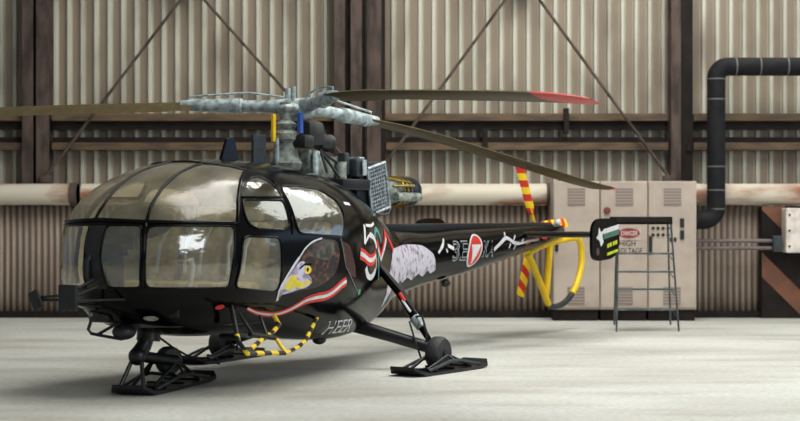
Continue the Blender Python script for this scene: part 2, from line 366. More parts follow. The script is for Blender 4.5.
# conduits, switch box, white box and hazard panel
cd = thing('conduit_pair', 'two parallel grey conduits running from the cabinets to the white box', 'conduit', (4.5, 25.72, 0))
for z in (1.2, 1.09): MB().tube([(-.02, 0, z), (1.25, 0, z)], .03, 10).build('conduit', mat('dull_conduit', (112, 100, 100), .6), cd, smooth=True)
MB().box(1.22, 1.355, -.1, .155, 1.03, 1.28, .01).build('junction_box', M['dgrey'], cd)
M['wbox'] = mat('white_enamel', (226, 216, 206), .5)
wb = thing('wall_box', 'white enamelled box with screws at the right edge beside the hazard panel', 'box', (6.50, 25.695, 0))
MB().box(-.6, .6, -.15, .17, 1.02, 1.705, .02).build('box_body', M['wbox'], wb)
for z in (1.12, 1.36, 1.6): MB().lathe([(0, .018), (.012, .018)], (-.55, -.152, z), (0, -1, 0), 10).build('screw', M['blackm'], wb)
hz = thing('hazard_panel', 'tall dark panel with broad diagonal brown stripes at the right of the wall', 'panel', (5.6, 25.93, 0))
MB().box(0, 3, -.05, .18, 0, 1.74, .01).build('panel_board', M['darksteel'], hz)
brn = mat('faded_orange_brown', (116, 74, 52), .7, 0, (94, 60, 44), 4)
MB().prism([(.0, 1.02), (.0, .64), (.62, .03), (1.0, .03)], 1, -.062, -.051).build('stripe', brn, hz)
MB().prism([(.0, 1.73), (.0, 1.68), (1.65, .03), (2.02, .03), (.34, 1.73)], 1, -.062, -.051).build('stripe', brn, hz)

# ------------------------------------------------------------------ helicopter surface
KX = np.array([-6.46, -6.2, -5, -3.5, -2.2, -1.5, -1.0, -.5, 0, .45, .9, 1.3, 1.6])
KW = np.array([.07, .12, .19, .25, .30, .38, .52, .67, .83, .93, .97, .98, .98])
KT = np.array([1.46, 1.47, 1.46, 1.44, 1.42, 1.49, 1.70, 1.89, 2.01, 2.08, 2.11, 2.13, 2.14])
KB = np.array([1.31, 1.26, 1.07, .88, .74, .61, .45, .345, .315, .34, .39, .44, .465])
XT, ZT = 3.27, 1.20
def interp(x, ys):
    m = np.gradient(ys, KX); i = np.clip(np.searchsorted(KX, x)-1, 0, len(KX)-2)
    hh = KX[i+1]-KX[i]; t = np.clip((x-KX[i])/hh, 0, 1)
    return (2*t**3-3*t**2+1)*ys[i]+(t**3-2*t**2+t)*hh*m[i]+(-2*t**3+3*t**2)*ys[i+1]+(t**3-t**2)*hh*m[i+1]
def section(X):
    X = np.asarray(X, float)
    sw = np.sqrt(np.clip(1-np.clip((X-1.5)/(XT-1.5), 0, 1)**3, 0, 1))
    tt = np.sqrt(np.clip(1-np.clip((X-1.0)/(XT-1.0), 0, 1)**3, 0, 1))
    tb = np.sqrt(np.clip(1-np.clip((X-1.7)/(XT-1.7), 0, 1)**2.6, 0, 1))
    W = interp(X, KW)*sw; T = ZT+(interp(X, KT)-ZT)*tt; B = ZT-(ZT-interp(X, KB))*tb
    c = (T+B)/2; zm = np.where(X > 0, ZT, c+(ZT-c)*np.clip(1+X, 0, 1)); n = 2.4-.2*np.clip(-X-.5, 0, 1)
    return W, T, B, zm, n
def belly(X):      # the keel is squarer than the roof behind the front door
    return .9*np.clip((1.7-X)/1.0, 0, 1)*np.clip((X+1.6)/.8, 0, 1)
def value(P):
    X, Y, Z = P[..., 0], P[..., 1], P[..., 2]; W, T, B, zm, n = section(np.clip(X, -6.46, XT))
    H = np.where(Z > zm, T-zm, zm-B)
    n = np.where(Z > zm, n, n+belly(X))
    v = np.abs(Y/np.maximum(W, 1e-5))**n+np.abs((Z-zm)/np.maximum(H, 1e-5))**n
    return np.where((X >= XT), 9, v)
def bis(O, D, hi):
    a = np.zeros(len(O)); b = np.full(len(O), float(hi))
    for _ in range(34):
        m = (a+b)/2; ins = value(O+D*m[:, None]) < 1; a = np.where(ins, m, a); b = np.where(ins, b, m)
    return O+D*a[:, None]
def normal(P):
    g = np.stack([value(P+np.eye(3)[k]*.004)-value(P-np.eye(3)[k]*.004) for k in range(3)], -1)
    return g/np.maximum(np.linalg.norm(g, axis=-1, keepdims=True), 1e-9)
CN = np.array([1.6, 0, 1.3])
def map_side(q, s=1):        # (X, Z) -> skin on the side s
    q = np.asarray(q, float); zm = section(q[:, 0])[3]
    O = np.stack([q[:, 0], 0*q[:, 0], q[:, 1]], -1); D = np.tile([0., float(s), 0.], (len(q), 1)); return bis(O, D, 1.4)
def map_nose(q, s=1):        # (azimuth, elevation) about the cabin centre
    q = np.radians(np.asarray(q, float)); D = np.stack([np.cos(q[:, 1])*np.cos(q[:, 0]), s*np.cos(q[:, 1])*np.sin(q[:, 0]), np.sin(q[:, 1])], -1)
    return bis(np.tile(CN, (len(q), 1)), D, 2.5)

def round_poly(poly, r, seg=4):
    out = []; n = len(poly)
    for i in range(n):
        p = Vector(poly[i]); a = Vector(poly[i-1])-p; b = Vector(poly[(i+1) % n])-p
        k = min(r, a.length*.45, b.length*.45); A = p+a.normalized()*k; B = p+b.normalized()*k
        ang = a.angle(b)
        if ang > 2.6: out.append(tuple(p)); continue
        for j in range(seg+1):
            t = j/seg; q = A*(1-t)**2+p*2*t*(1-t)+B*t*t; out.append(tuple(q))
    return out
def dense(pl, step, closed=True):
    out = []; n = len(pl)
    for i in range(n if closed else n-1):
        a = Vector(pl[i]); b = Vector(pl[(i+1) % n]); k = max(1, int((b-a).length/step))
        out += [tuple(a+(b-a)*j/k) for j in range(k)]
    if not closed: out.append(tuple(pl[-1]))
    return out
def inpoly(poly, q):
    x, y = q[:, 0], q[:, 1]; r = np.zeros(len(q), bool); n = len(poly)
    for i in range(n):
        x0, y0 = poly[i]; x1, y1 = poly[i-1]
        if y0 == y1: continue
        c = ((y0 > y) != (y1 > y)) & (x < (x1-x0)*(y-y0)/(y1-y0)+x0); r ^= c
    return r
def conform(name, polys, mp, off, m, parent, step, s=1, thick=0., smooth=True):
    """a thin sheet with the given outline(s) laid on the skin"""
    bm = bmesh.new()
    for poly in polys:
        b2 = bmesh.new(); vs = [b2.verts.new((p[0], p[1], 0)) for p in poly]
        b2.faces.new(vs); bmesh.ops.triangulate(b2, faces=b2.faces[:])
        for ax in (0, 1):
            lo = min(p[ax] for p in poly); hi = max(p[ax] for p in poly); x = math.floor(lo/step)*step+step
            no = (1, 0, 0) if ax == 0 else (0, 1, 0)
            while x < hi-1e-6:
                co = (x, 0, 0) if ax == 0 else (0, x, 0)
                bmesh.ops.bisect_plane(b2, geom=b2.verts[:]+b2.edges[:]+b2.faces[:], plane_co=co, plane_no=no, dist=step*1e-3); x += step
        me = bpy.data.meshes.new('t'); b2.to_mesh(me); b2.free(); bm.from_mesh(me); bpy.data.meshes.remove(me)
    V = np.array([v.co[:2] for v in bm.verts]); P = mp(V, s); N = normal(P); Q = P+N*off
    for v, q in zip(bm.verts, Q): v.co = q
    bmesh.ops.remove_doubles(bm, verts=bm.verts[:], dist=1e-4)
    bmesh.ops.recalc_face_normals(bm, faces=bm.faces[:])
    bm.faces.ensure_lookup_table()
    f = bm.faces[0]; c = np.array(f.calc_center_median())[None]
    if float(np.dot(np.array(f.normal), normal(c)[0])) < 0: bmesh.ops.reverse_faces(bm, faces=bm.faces[:])
    me = bpy.data.meshes.new(name); bm.to_mesh(me); bm.free(); me.materials.append(m)
    me.polygons.foreach_set('use_smooth', [True]*len(me.polygons))
    o = bpy.data.objects.new(name, me); C.objects.link(o); o.parent = parent; return o
def stroke(pts, w):
    """ribbon polygon along a 2D line, w a width or a list of widths"""
    ws = w if isinstance(w, (list, tuple)) else [w]*len(pts); L_, R_ = [], []
    for i, p in enumerate(pts):
        a = Vector(pts[max(i-1, 0)]); b = Vector(pts[min(i+1, len(pts)-1)]); t = (b-a).normalized(); n = Vector((-t.y, t.x)); p = Vector(p)
        L_.append(tuple(p+n*ws[i]/2)); R_.append(tuple(p-n*ws[i]/2))
    return L_+R_[::-1]
def spline(pts, k=6):
    out = []; n = len(pts)
    for i in range(n-1):
        p0, p1, p2, p3 = [Vector(pts[max(0, min(n-1, j))]) for j in (i-1, i, i+1, i+2)]
        for j in range(k):
            t = j/k; out.append(tuple(.5*((2*p1)+(p2-p0)*t+(2*p0-5*p1+4*p2-p3)*t*t+(3*p1-p0-3*p2+p3)*t**3)))
    out.append(tuple(pts[-1])); return out

A_ = 1.048
heli = thing('helicopter', 'glossy black helicopter with painted eagle head, standing on wheels and skis', 'helicopter', (-1.036, 17.335, 0), A_+PI)

# panes: nose panes in (azimuth, elevation), side panes in (X, Z)
FB = [(16.4, 8.9), (16.5, 15.3), (17.7, 23.9), (20.8, 36.6), (26, 47), (32.1, 54.5)]
PO = [(49.5, 11.2), (51.8, 23), (55, 31), (59.3, 38.4), (66, 45.5), (73, 50)]
TOP1 = [(22, 57.5), (11, 59), (0, 59.5)]
pane_top1 = [(0, 9.4), (8, 9.1)]+FB+TOP1
pane_top2 = [(16.4, 8.9), (30.2, 9.6), (40, 10.3)]+PO+[(60, 53.5), (45, 54.5)]+FB[::-1][:-1]
pane_low1 = round_poly([(3.4, 7.6), (15.2, 7.6), (15.8, -2), (15.0, -11.9), (4.2, -11.6), (3.0, -2)], 1.6)
pane_low2 = round_poly([(17.2, 7.6), (30, 8.3), (47.8, 9.6), (47.8, 0), (45.2, -15.8), (30.3, -13.4), (16.6, -12.0)], 2.2)
door_up1 = [(2.17, 1.76), (2.14, 1.80), (1.98, 1.89), (1.84, 1.94), (1.70, 1.955), (1.62, 1.90), (1.585, 1.83), (1.59, 1.765)]
door_up2 = round_poly([(2.19, 1.735), (2.24, 1.60), (2.21, 1.51), (2.1, 1.475), (1.74, 1.46), (1.62, 1.50), (1.60, 1.735)], .05)
rear_win = round_poly([(1.53, 1.87), (1.2, 1.875), (.82, 1.845), (.60, 1.74), (.57, 1.6), (.67, 1.385), (1.5, 1.43), (1.52, 1.6)], .09)
door_low = round_poly([(2.32, 1.41), (1.80, 1.395), (1.78, .89), (2.40, .95)], .08)
PANES = [('n', pane_top1, 'glasstop'), ('n', pane_top2, 'glasstop'), ('n', pane_low1, 'glassside'), ('n', pane_low2, 'glassside'),
         ('s', door_up1, 'glassside'), ('s', door_up2, 'glassside'), ('s', rear_win, 'glassside'), ('s', door_low, 'glassside')]

pane_lowsb = round_poly([(3.4, 7.6), (15.2, 7.6), (30, 8.3), (47.8, 9.6), (47.8, 0), (45.2, -15.8), (30.3, -13.4), (16, -11.9), (4.2, -11.6), (3.0, -2)], 1.6)
PANES_SB = [p for p in PANES if p[1] not in (pane_low1, pane_low2)]+[('n', pane_lowsb, 'glassside')]

def skin(x0, x1, nx, na, nose=False):
    q = np.linspace(0, 1, nx)
    if nose: X = x1-(x1-x0)*q**1.7
    else: X = x1+(x0-x1)*q
    th = np.linspace(0, 2*PI, na, endpoint=False); W, T, B, zm, n = section(X)
    c, s = np.cos(th), np.sin(th); e = 2/np.where(s[None] > 0, n[:, None], (n+belly(X))[:, None])
    Y = W[:, None]*np.sign(c)*np.abs(c)**e; H = np.where(s[None] > 0, (T-zm)[:, None], (zm-B)[:, None])
    Z = zm[:, None]+H*np.sign(s)*np.abs(s)**e
    return np.stack([np.repeat(X[:, None], na, 1), Y, Z], -1)
G1 = skin(-.6, XT, 330, 400, True); G2 = skin(-6.46, -.6, 150, 400)[1:]
G = np.concatenate([G1, G2], 0); nx, na = G.shape[:2]
idx = np.arange(nx*na).reshape(nx, na)
F = np.stack([idx[:-1], np.roll(idx, -1, 1)[:-1], np.roll(idx, -1, 1)[1:], idx[1:]], -1).reshape(-1, 4)
V = G.reshape(-1, 3); Cc = V[F].mean(1); hole = np.zeros(len(F), bool)
d = Cc-CN; az = np.degrees(np.arctan2(np.abs(d[:, 1]), d[:, 0])); el = np.degrees(np.arctan2(d[:, 2], np.hypot(d[:, 0], d[:, 1])))
for k, poly, _ in PANES:
    if k == 'n': hole |= inpoly(poly, np.stack([az, el], -1)) & (Cc[:, 0] > 1.3)
    else: hole |= inpoly(poly, Cc[:, [0, 2]])
hole |= inpoly(pane_lowsb, np.stack([az, el], -1)) & (Cc[:, 0] > 1.3) & (Cc[:, 1] < 0)
def mesh_obj(name, V, F, m, parent, smooth=True):
    me = bpy.data.meshes.new(name); me.from_pydata(V.tolist() if hasattr(V, 'tolist') else V, [], F.tolist() if hasattr(F, 'tolist') else F)
    me.materials.append(m); bm = bmesh.new(); bm.from_mesh(me); bmesh.ops.remove_doubles(bm, verts=bm.verts[:], dist=1e-4)
    bmesh.ops.delete(bm, geom=[v for v in bm.verts if not v.link_faces], context='VERTS')
    bm.to_mesh(me); bm.free(); me.polygons.foreach_set('use_smooth', [True]*len(me.polygons))
    o = bpy.data.objects.new(name, me); C.objects.link(o); o.parent = parent; return o
body = mesh_obj('fuselage', V, F[~hole][:, ::-1], M['black'], heli)
# cloth-lined inside of the cabin
N = normal(V); cab = (~hole) & (Cc[:, 0] > .42) & (Cc[:, 0] < 3.16) & (Cc[:, 2] > .62)
mesh_obj('cabin_lining', V-N*.028, F[cab], M['liner'], heli)
th = [2*PI*k/20 for k in range(20)]
MB().lathe([(0, .075), (.05, .06), (.08, .02)], (-6.45, 0, 1.385), (-1, 0, 0)).build('tail_cone', M['black'], heli, smooth=True)

for s in (1, -1):
    for k, poly, mm in (PANES if s == 1 else PANES_SB):
        mp = map_nose if k == 'n' else map_side; st = 2.5 if k == 'n' else .05
        o = conform('window_pane', [poly], mp, .002, M[mm], heli, st, s)
        if poly in (pane_low1, pane_low2, door_up1, door_up2, rear_win, door_low, pane_lowsb):
            q = mp(np.array(dense(poly, st/2)), s); q = q+normal(q)*.003
            MB().tube([*q, q[0]], .011 if poly is pane_low1 or poly is pane_low2 else .012, 6, False).build('pane_seal', M['black'], o, smooth='all')
    def fr(name, pl, mp, r, m=M['black']):
        q = mp(np.array(dense(pl, 2.0 if mp is map_nose else .04, False)), s); q = q+normal(q)*.004
        MB().tube(list(q), r, 8).build(name, m, heli, smooth='all')
    if s == 1: fr('glazing_frame', FB, map_nose, .015)
    fr('glazing_frame', [(0, 9.4), (8, 9.1), (16.4, 8.9), (30.2, 9.6), (40, 10.3), (49.5, 11.2)], map_nose, .018)
    if s == 1: fr('glazing_frame', [(16.3, 8.9), (16.5, -2), (15.8, -12.2)], map_nose, .017)
    fr('glazing_frame', PO, map_nose, .02)
    fr('glazing_frame', [PO[-1], (60, 53.5), (45, 54.5), FB[-1]]+TOP1, map_nose, .014)
    fr('door_seam', [(1.55, 1.92), (1.565, 1.6), (1.6, 1.42)], map_side, .008)
    fr('door_seam', [(.74, 1.38), (.64, 1.1), (.42, .9), (.3, .82)], map_side, .004, M['lgrey'])
q = map_nose(np.array(dense([(-2.4, 9.2), (-2.2, 15), (-3.2, 23.5), (-4.8, 33.7), (-6.5, 43.5), (-7, 59)], 2., False))); q = q+normal(q)*.004
MB().tube(list(q), .013, 8).build('glazing_frame', M['black'], heli, smooth='all')

# ------------------------------------------------------------------ cabin inside
MB().prism([(.5, -.7), (2.1, -.66), (2.6, -.42), (2.8, -.15), (2.8, .15), (2.6, .42), (2.1, .66), (.5, .7)], 2, .6, .64).build('cabin_floor', M['seatgrey'], heli)
rg = skin(.42, .46, 2, 60); MB().rings([[Vector((p[0], p[1]*.95, 1.2+(p[2]-1.2)*.95)) for p in r] for r in rg]).build('rear_bulkhead', M['liner'], heli)
def seat(y, x=1.75, w=.46):
    mb = MB(); mb.box(x-.22, x+.24, y-w/2, y+w/2, .86, .98, .04)
    mb.box(-.07, .07, -w/2, w/2, 0, .62, .05, M=Matrix.Translation((x-.25, y, .92)) @ Matrix.Rotation(-.18, 4, 'Y'))
    o = mb.build('crew_seat', M['seat'], heli, smooth=True)
    MB().box(x-.16, x+.16, y-.16, y+.16, .62, .87, .02).build('seat_base', M['seatgrey'], o)
    MB().box(x-.43, x-.33, y-.12, y+.12, 1.54, 1.68, .03).build('headrest', M['seat'], o)
    b = MB()
    for dy in (-.1, .1): b.tube([(x-.3, y+dy, 1.52), (x-.13, y+dy, 1.3), (x-.1, y+dy*.8, 1.05)], .018, 6)
    b.build('seat_belt', M['white'], o)
for y in (.5, 0, -.5): seat(y, 1.95, .42)
for y in (.52, 0, -.52): seat(y, .95, .46)
MB().box(2.9, 3.07, -.16, .15, 1.35, 1.52, .02).box(2.95, 3.02, .18, .25, 1.3, 1.52, .01).box(2.7, 2.95, -.33, -.1, .64, 1.38, .03).build('instrument_pedestal', M['panel'], heli, smooth=True)
MB().box(2.82, 2.9, -.02, .03, 1.24, 1.5, .01).build('compass_post', M['panel'], heli)
MB().ball((2.76, .12, 1.55), .3, (.6, 1.15, .55)).build('glareshield', mat('glareshield_cloth', (40, 42, 32), .8), heli, smooth='all')
for y in (.42, -.42):
    MB().tube([(2.5, y, .64), (2.45, y, .9), (2.38, y, 1.12), (2.42, y, 1.2)], [.02, .018, .018, .03], 8).build('control_stick', M['white'], heli, smooth=True)
    MB().tube([(2.2, y+.3, .7), (2.45, y+.3, .95)], .02, 8).build('collective_lever', M['blackm'], heli, smooth=True)
for y in (.32, .52, -.32, -.52): MB().box(2.78, 2.8, y-.05, y+.05, .7, .86, .008).build('rudder_pedal', M['blackm'], heli)

# nose pillar cover and chin fittings
conform('nose_pillar', [[(-3.0, 7.4), (3.0, 7.4), (2.8, -2), (4.0, -12), (-4.0, -12), (-2.8, -2)]], map_nose, .004, M['panel'], heli, 2)
MB().tube([(3.2, -.02, 1.3), (3.28, -.05, 1.2), (3.27, -.06, 1.05)], .035, 8).build('pitot_bracket', M['blackm'], heli, smooth=True)

# ------------------------------------------------------------------ painted marks (port side)
def deco(name, polys, m, off=.004, step=.05): return conform(name, polys, map_side, off, m, body, step)
eagle = [(1.72, .80), (1.745, .87), (1.76, .945), (1.70, 1.02), (1.62, 1.10), (1.50, 1.20), (1.40, 1.28), (1.25, 1.34), (1.12, 1.372), (.95, 1.365), (.82, 1.34), (.77, 1.22), (.82, 1.08), (.95, .99), (1.15, .92), (1.4, .895), (1.58, .875), (1.68, .87)]
deco('eagle_head', [spline(eagle+[eagle[0]], 3)[:-1]], M['ebrown'])
deco('eagle_crown', [spline([(1.36, 1.22), (1.22, 1.32), (1.05, 1.36), (.9, 1.35), (.88, 1.24), (1.0, 1.17), (1.2, 1.19)], 3)], M['ecrown'], .0052)
deco('eagle_outline', [stroke(spline([(1.735, .81), (1.765, .9), (1.755, .95), (1.69, 1.04), (1.60, 1.13), (1.50, 1.21), (1.40, 1.29), (1.26, 1.35), (1.1, 1.378)], 4), [.03]*20+[.016]*13)], M['white'], .006)
deco('eagle_face', [spline([(1.74, .87), (1.745, .95), (1.66, 1.04), (1.57, 1.12), (1.46, 1.17), (1.38, 1.13), (1.40, 1.06), (1.33, 1.03), (1.27, .97), (1.36, .92), (1.5, .90), (1.66, .87), (1.74, .87)], 3)[:-1]], M['lilac'], .0055)
deco('eagle_beak', [[(1.69, .92), (1.69, .98), (1.64, 1.03), (1.56, 1.05), (1.52, 1.0), (1.44, .97), (1.32, .99), (1.28, .965), (1.4, .93), (1.46, .91), (1.54, .94), (1.6, .90)]], M['eyellow'], .0065)
deco('eagle_beak_tip', [[(1.74, .84), (1.755, .90), (1.70, .92), (1.64, .90), (1.69, .885)]], M['lgrey'], .007)
deco('eagle_eye', [[(1.36+.06*math.cos(a), 1.085+.04*math.sin(a)) for a in [2*PI*j/16 for j in range(16)]]], M['eyellow'], .0065)
deco('eagle_pupil', [[(1.365+.02*math.cos(a), 1.088+.02*math.sin(a)) for a in [2*PI*j/10 for j in range(10)]]], M['black'], .0075)
deco('eagle_brow', [stroke([(1.5, 1.10), (1.42, 1.14), (1.3, 1.135)], .018)], M['black'], .0075)
rib = spline([(2.12, .76), (1.95, .715), (1.78, .69), (1.6, .68), (1.46, .715), (1.3, .79), (1.15, .815), (.99, .825), (.86, .86), (.73, .92), (.62, .955)], 4)
nr = len(rib)
deco('ribbon_red', [stroke(rib, [.025+.065*min(1, i/(nr*.6)) for i in range(nr)])], M['dred'], .004, .06)
deco('ribbon_white', [stroke(rib, [.010+.022*min(1, i/(nr*.6)) for i in range(nr)])], M['white'], .0058, .06)
conform('rust_feather', [[(.74, 1.36), (.55, 1.3), (.42, 1.1), (.4, .98), (.52, 1.0), (.62, 1.1)]], map_side, .004, mat('dark_red_feather', (36, 20, 20), .4, 0, (122, 36, 38), 20, stretch=(2, 1, 1), lo=.5, hi=.66), body, .05)
deco('small_label', [[(.45, 1.73), (.3, 1.72), (.3, 1.69), (.45, 1.70)]], M['white'])
# big anniversary numerals
W5 = stroke(spline([(.02, 1.495), (-.2, 1.49), (-.36, 1.515)], 3), .03)
deco('number_stroke', [W5], M['white'])
deco('number_stroke', [stroke([(.07, 1.5), (.12, 1.36), (.13, 1.31)], .055)], M['white'])
deco('number_stroke', [stroke(spline([(.13, 1.31), (-.02, 1.385), (-.16, 1.385), (-.28, 1.33), (-.33, 1.26)], 4), [.03]*6+[.06]*11)], M['white'])
deco('number_stroke', [stroke(spline([(.10, 1.07), (.05, 1.0), (-.05, .965), (-.17, .985), (-.28, 1.05), (-.34, 1.16)], 4), [.075]*6+[.06]*10+[.02]*5)], M['white'])
sw = spline([(.28, 1.215), (.15, 1.19), (0, 1.145), (-.15, 1.145), (-.29, 1.185)], 4)
deco('number_swoosh', [stroke(sw, .12)], M['dred'], .0045)
deco('number_swoosh_band', [stroke(sw, .045)], M['white'], .006)
deco('flag_teal', [stroke(spline([(-.27, 1.37), (-.35, 1.44), (-.44, 1.445), (-.52, 1.38), (-.55, 1.32)], 4), .055)], M['teal'])
deco('flag_teal', [stroke([(-.38, 1.24), (-.42, 1.1), (-.42, .93)], .03)], M['teal'])
mz = [(-.36, 1.33), (-.52, 1.165), (-.85, 1.42), (-1.08, 1.22)]
deco('flag_zigzag', [stroke(mz, .075)], M['dred'], .0045)
deco('flag_zigzag_band', [stroke([(-.38, 1.26), (-.51, 1.13), (-.82, 1.36)], .04)], M['white'], .006)
deco('green_spot', [[(.30, .86), (.24, .86), (.24, .81), (.30, .80)]], M['green'])
deco('red_marker_lamp', [[(2.47+.045*math.cos(a), .79+.022*math.sin(a)) for a in [2*PI*j/16 for j in range(16)]]], M['red'], .012)
# pale feathers on the boom root
random.seed(9)
pt = [(-1.06, 1.235), (-1.35, 1.25), (-1.5, 1.262), (-1.7, 1.27), (-1.95, 1.262), (-2.1, 1.25), (-2.2, 1.215), (-2.33, 1.16), (-2.38, 1.1), (-2.42, .96), (-2.3, .93), (-2.2, .965), (-2.1, .90), (-1.95, .935), (-1.8, .87), (-1.65, .905), (-1.5, .85), (-1.38, .88), (-1.2, .80), (-1.05, .81), (-.95, .75), (-.8, .66), (-.72, .62), (-.8, .78), (-.86, .93), (-.93, 1.05), (-1.0, 1.16)]
deco('feather_patch', [pt], M['patch'], .004, .06)
deco('feather_mark', [stroke([(-2.48, 1.16), (-2.62, 1.235), (-2.73, 1.32)], [.03, .04, .02])], M['white'])
deco('feather_mark', [stroke([(-2.76, 1.24), (-2.9, 1.2)], .045)], M['white'])
deco('feather_mark', [stroke([(-2.70, 1.2), (-2.72, 1.16)], .03)], M['white'])
zz = spline([(-4.0, 1.17), (-4.18, 1.24), (-4.4, 1.31), (-4.6, 1.25), (-4.8, 1.235), (-5.1, 1.26), (-5.4, 1.275)], 3)
deco('feather_line', [stroke(zz, [.045]*12+[.03]*7)], M['white'])
for a, b in (((-4.36, 1.33), (-4.42, 1.38)), ((-4.5, 1.24), (-4.46, 1.18)), ((-4.66, 1.23), (-4.62, 1.16)), ((-4.6, 1.28), (-4.68, 1.34)), ((-4.85, 1.25), (-4.92, 1.29))): deco('feather_tick', [stroke([a, b], .025)], M['white'])
for a, b in (((-5.0, 1.22), (-5.15, 1.25)), ((-5.3, 1.29), (-5.45, 1.27)), ((-5.5, 1.30), (-5.68, 1.29))): deco('red_tick', [stroke([a, b], .03)], M['dred'])
# registration lettering
def letters(name, s, x, z, height, width, slant, m, off=.004, cvo=0.):
    Vt, Ft = text_mesh(s, 1.0, cvo); x0 = min(v.x for v in Vt); w = max(v.x for v in Vt)-x0; h = .7
    q = np.array([(x-((v.x-x0)/w*width+v.y/h*slant), z+v.y/h*height) for v in Vt]); P = map_side(q); P = P+normal(P)*off
    mesh_obj(name, P, Ft, m, body)
def letters2(s, x, z, h, w, sl, m1):
    letters('lettering_edge', s, x, z, h, w, sl, m1, .004, .03); letters('lettering', s, x, z, h, w, sl, M['black'], .006, -.022)
letters2('3E', -2.83, 1.065, .225, .38, .08, M['lgrey'])
letters2('KA', -3.66, 1.09, .19, .34, .07, M['lgrey'])
letters('army_lettering', 'HEER', .56, .42, .15, .52, -.17, M['white'], .005)
def ell(cx, cz, a, b, tilt, n=32, y0=-9, y1=9):
    out = []
    for j in range(n):
        t = 2*PI*j/n; x = a*math.cos(t); y = min(max(b*math.sin(t), y0), y1); out.append((cx+x-y*tilt, cz+y))
    return out
deco('roundel_edge', [ell(-3.45, 1.17, .20, .195, .5)], M['white'], .005)
deco('roundel', [ell(-3.45, 1.17, .165, .175, .5)], M['dred'], .0065)
deco('roundel_triangle', [[(-3.37, 1.24), (-3.63, 1.24), (-3.36, 1.0)]], M['white'], .008)

# ------------------------------------------------------------------ tail
MB().box(-6.1, -1.35, -.07, .07, 1.40, 1.50, .03).build('drive_shaft_cover', M['blackm'], heli, smooth=True)
foil = [(-4.92, 1.345), (-4.97, 1.38), (-5.12, 1.39), (-5.45, 1.352), (-5.12, 1.31), (-4.97, 1.315)]
MB().prism([(x, z) for x, z in foil], 1, -1.24, 1.24).build('tailplane', M['black'], heli, smooth=True)
fin = [(-5.07+.44*math.copysign(abs(math.cos(t))**.6, math.cos(t)), 1.295+.262*math.copysign(abs(math.sin(t))**.6, math.sin(t))-.05*math.cos(t)*(math.sin(t)<0)) for t in [2*PI*j/44 for j in range(44)]]
for s in (1, -1):
    fo = MB().prism(fin, 1, s*1.24, s*1.275).build('end_fin', M['black'], heli)
    y = s*1.277
    def mark(name, poly, m): MB().prism(poly, 1, y, y+s*.003).build(name, m, fo)
    mark('fin_stripe', [(-4.98, 1.42), (-4.98, 1.36), (-5.48, 1.42), (-5.48, 1.48)], M['white'])
    mark('fin_stripe', [(-4.98, 1.36), (-4.98, 1.29), (-5.48, 1.35), (-5.48, 1.42)], mat('dull_green', (70, 112, 92), .5))
    mark('fin_emblem', [(-4.76, 1.31), (-4.82, 1.36), (-4.84, 1.44), (-4.89, 1.38), (-4.99, 1.41), (-4.94, 1.33), (-4.98, 1.26), (-4.9, 1.2), (-4.86, 1.27)], M['white'])
    yc = mat('lime_yellow', (206, 216, 40), .5)
    [mark('fin_lettering', [(x, 1.235-(x+5.12)*.15), (x, 1.185-(x+5.12)*.15), (x-.06, 1.194-(x+5.12)*.15), (x-.06, 1.244-(x+5.12)*.15)], yc) for x in (-5.10, -5.18, -5.28, -5.36)]
    mark('fin_bar', [(-5.1, 1.12), (-5.1, 1.085), (-5.44, 1.13), (-5.44, 1.165)], yc)
    mark('fin_spot', [(-4.8+.05*math.cos(a), 1.14+.05*math.sin(a)) for a in th], mat('plum', (86, 50, 56), .5))

tr = thing_hub = MB().lathe([(0, .05), (.1, .055), (.18, .04), (.3, .035)], (-6.25, -.02, 1.435), (0, -1, 0)).ball((-6.34, .02, 1.49), .05).build('tail_rotor_hub', M['alu'], heli, smooth=True)
for a in (59, 177, 297):
    mb = MB(); rs = []
    for x, w, t in ((.06, .05, .02), (.2, .06, .02), (.27, .13, .014), (.5, .145, .012), (.9, .14, .01), (1.04, .13, .006)):
        rs.append([(x, w/2, 0), (x, w/4, t), (x, -w/4, t), (x, -w/2, 0), (x, -w/4, -t), (x, w/4, -t)])
    mb.rings(rs); o = mb.build('tail_rotor_blade', M['tailstripe'], heli)
    # blade's long axis in the X-Z plane, on the starboard side of the boom
    ar = math.radians(a); R3 = Matrix(((math.cos(ar), -math.sin(ar), 0), (0, 0, -1), (math.sin(ar), math.cos(ar), 0)))
    o.matrix_local = Matrix.Translation((-6.25, -.27, 1.435)) @ R3.to_4x4() @ Matrix.Rotation(.44 if a == 297 else -.44, 4, 'X')
    MB().tube([(.02, 0, 0), (.3, 0, 0)], .022, 8).build('blade_root', M['yellow'], o, smooth=True)

g = MB().tube([(-5.45, 0, 1.10), (-5.8, 0, 1.175), (-6.2, 0, 1.225), (-6.7, 0, 1.265), (-7.0, 0, 1.28), (-7.12, 0, 1.25), (-7.19, 0, 1.15), (-7.21, 0, .98), (-7.18, 0, .85), (-7.1, 0, .71), (-7.0, 0, .6), (-6.87, 0, .5)], .045, 12)
g.tube([(-5.47, 0, 1.09), (-6.1, 0, .39)], .045, 10); g.tube([(-6.15, 0, 1.2), (-6.03, 0, .52)], .045, 10)
guard = g.build('tail_guard', M['yellow'], heli, smooth=True)
MB().tube([(-6.87, 0, .5), (-6.72, 0, .42), (-6.55, 0, .37), (-6.35, 0, .345), (-6.18, 0, .36), (-6.1, 0, .4)], .042, 12).build('guard_skid', M['dgrey'], guard, smooth=True)
MB().ball((-2.95, .12, .79), .07, (1, .8, .7)).build('beacon', M['blackm'], heli, smooth=True)
MB().ball((.1, .3, .33), .07, (1.2, 1, .8)).build('belly_drain', M['blackm'], heli, smooth=True)

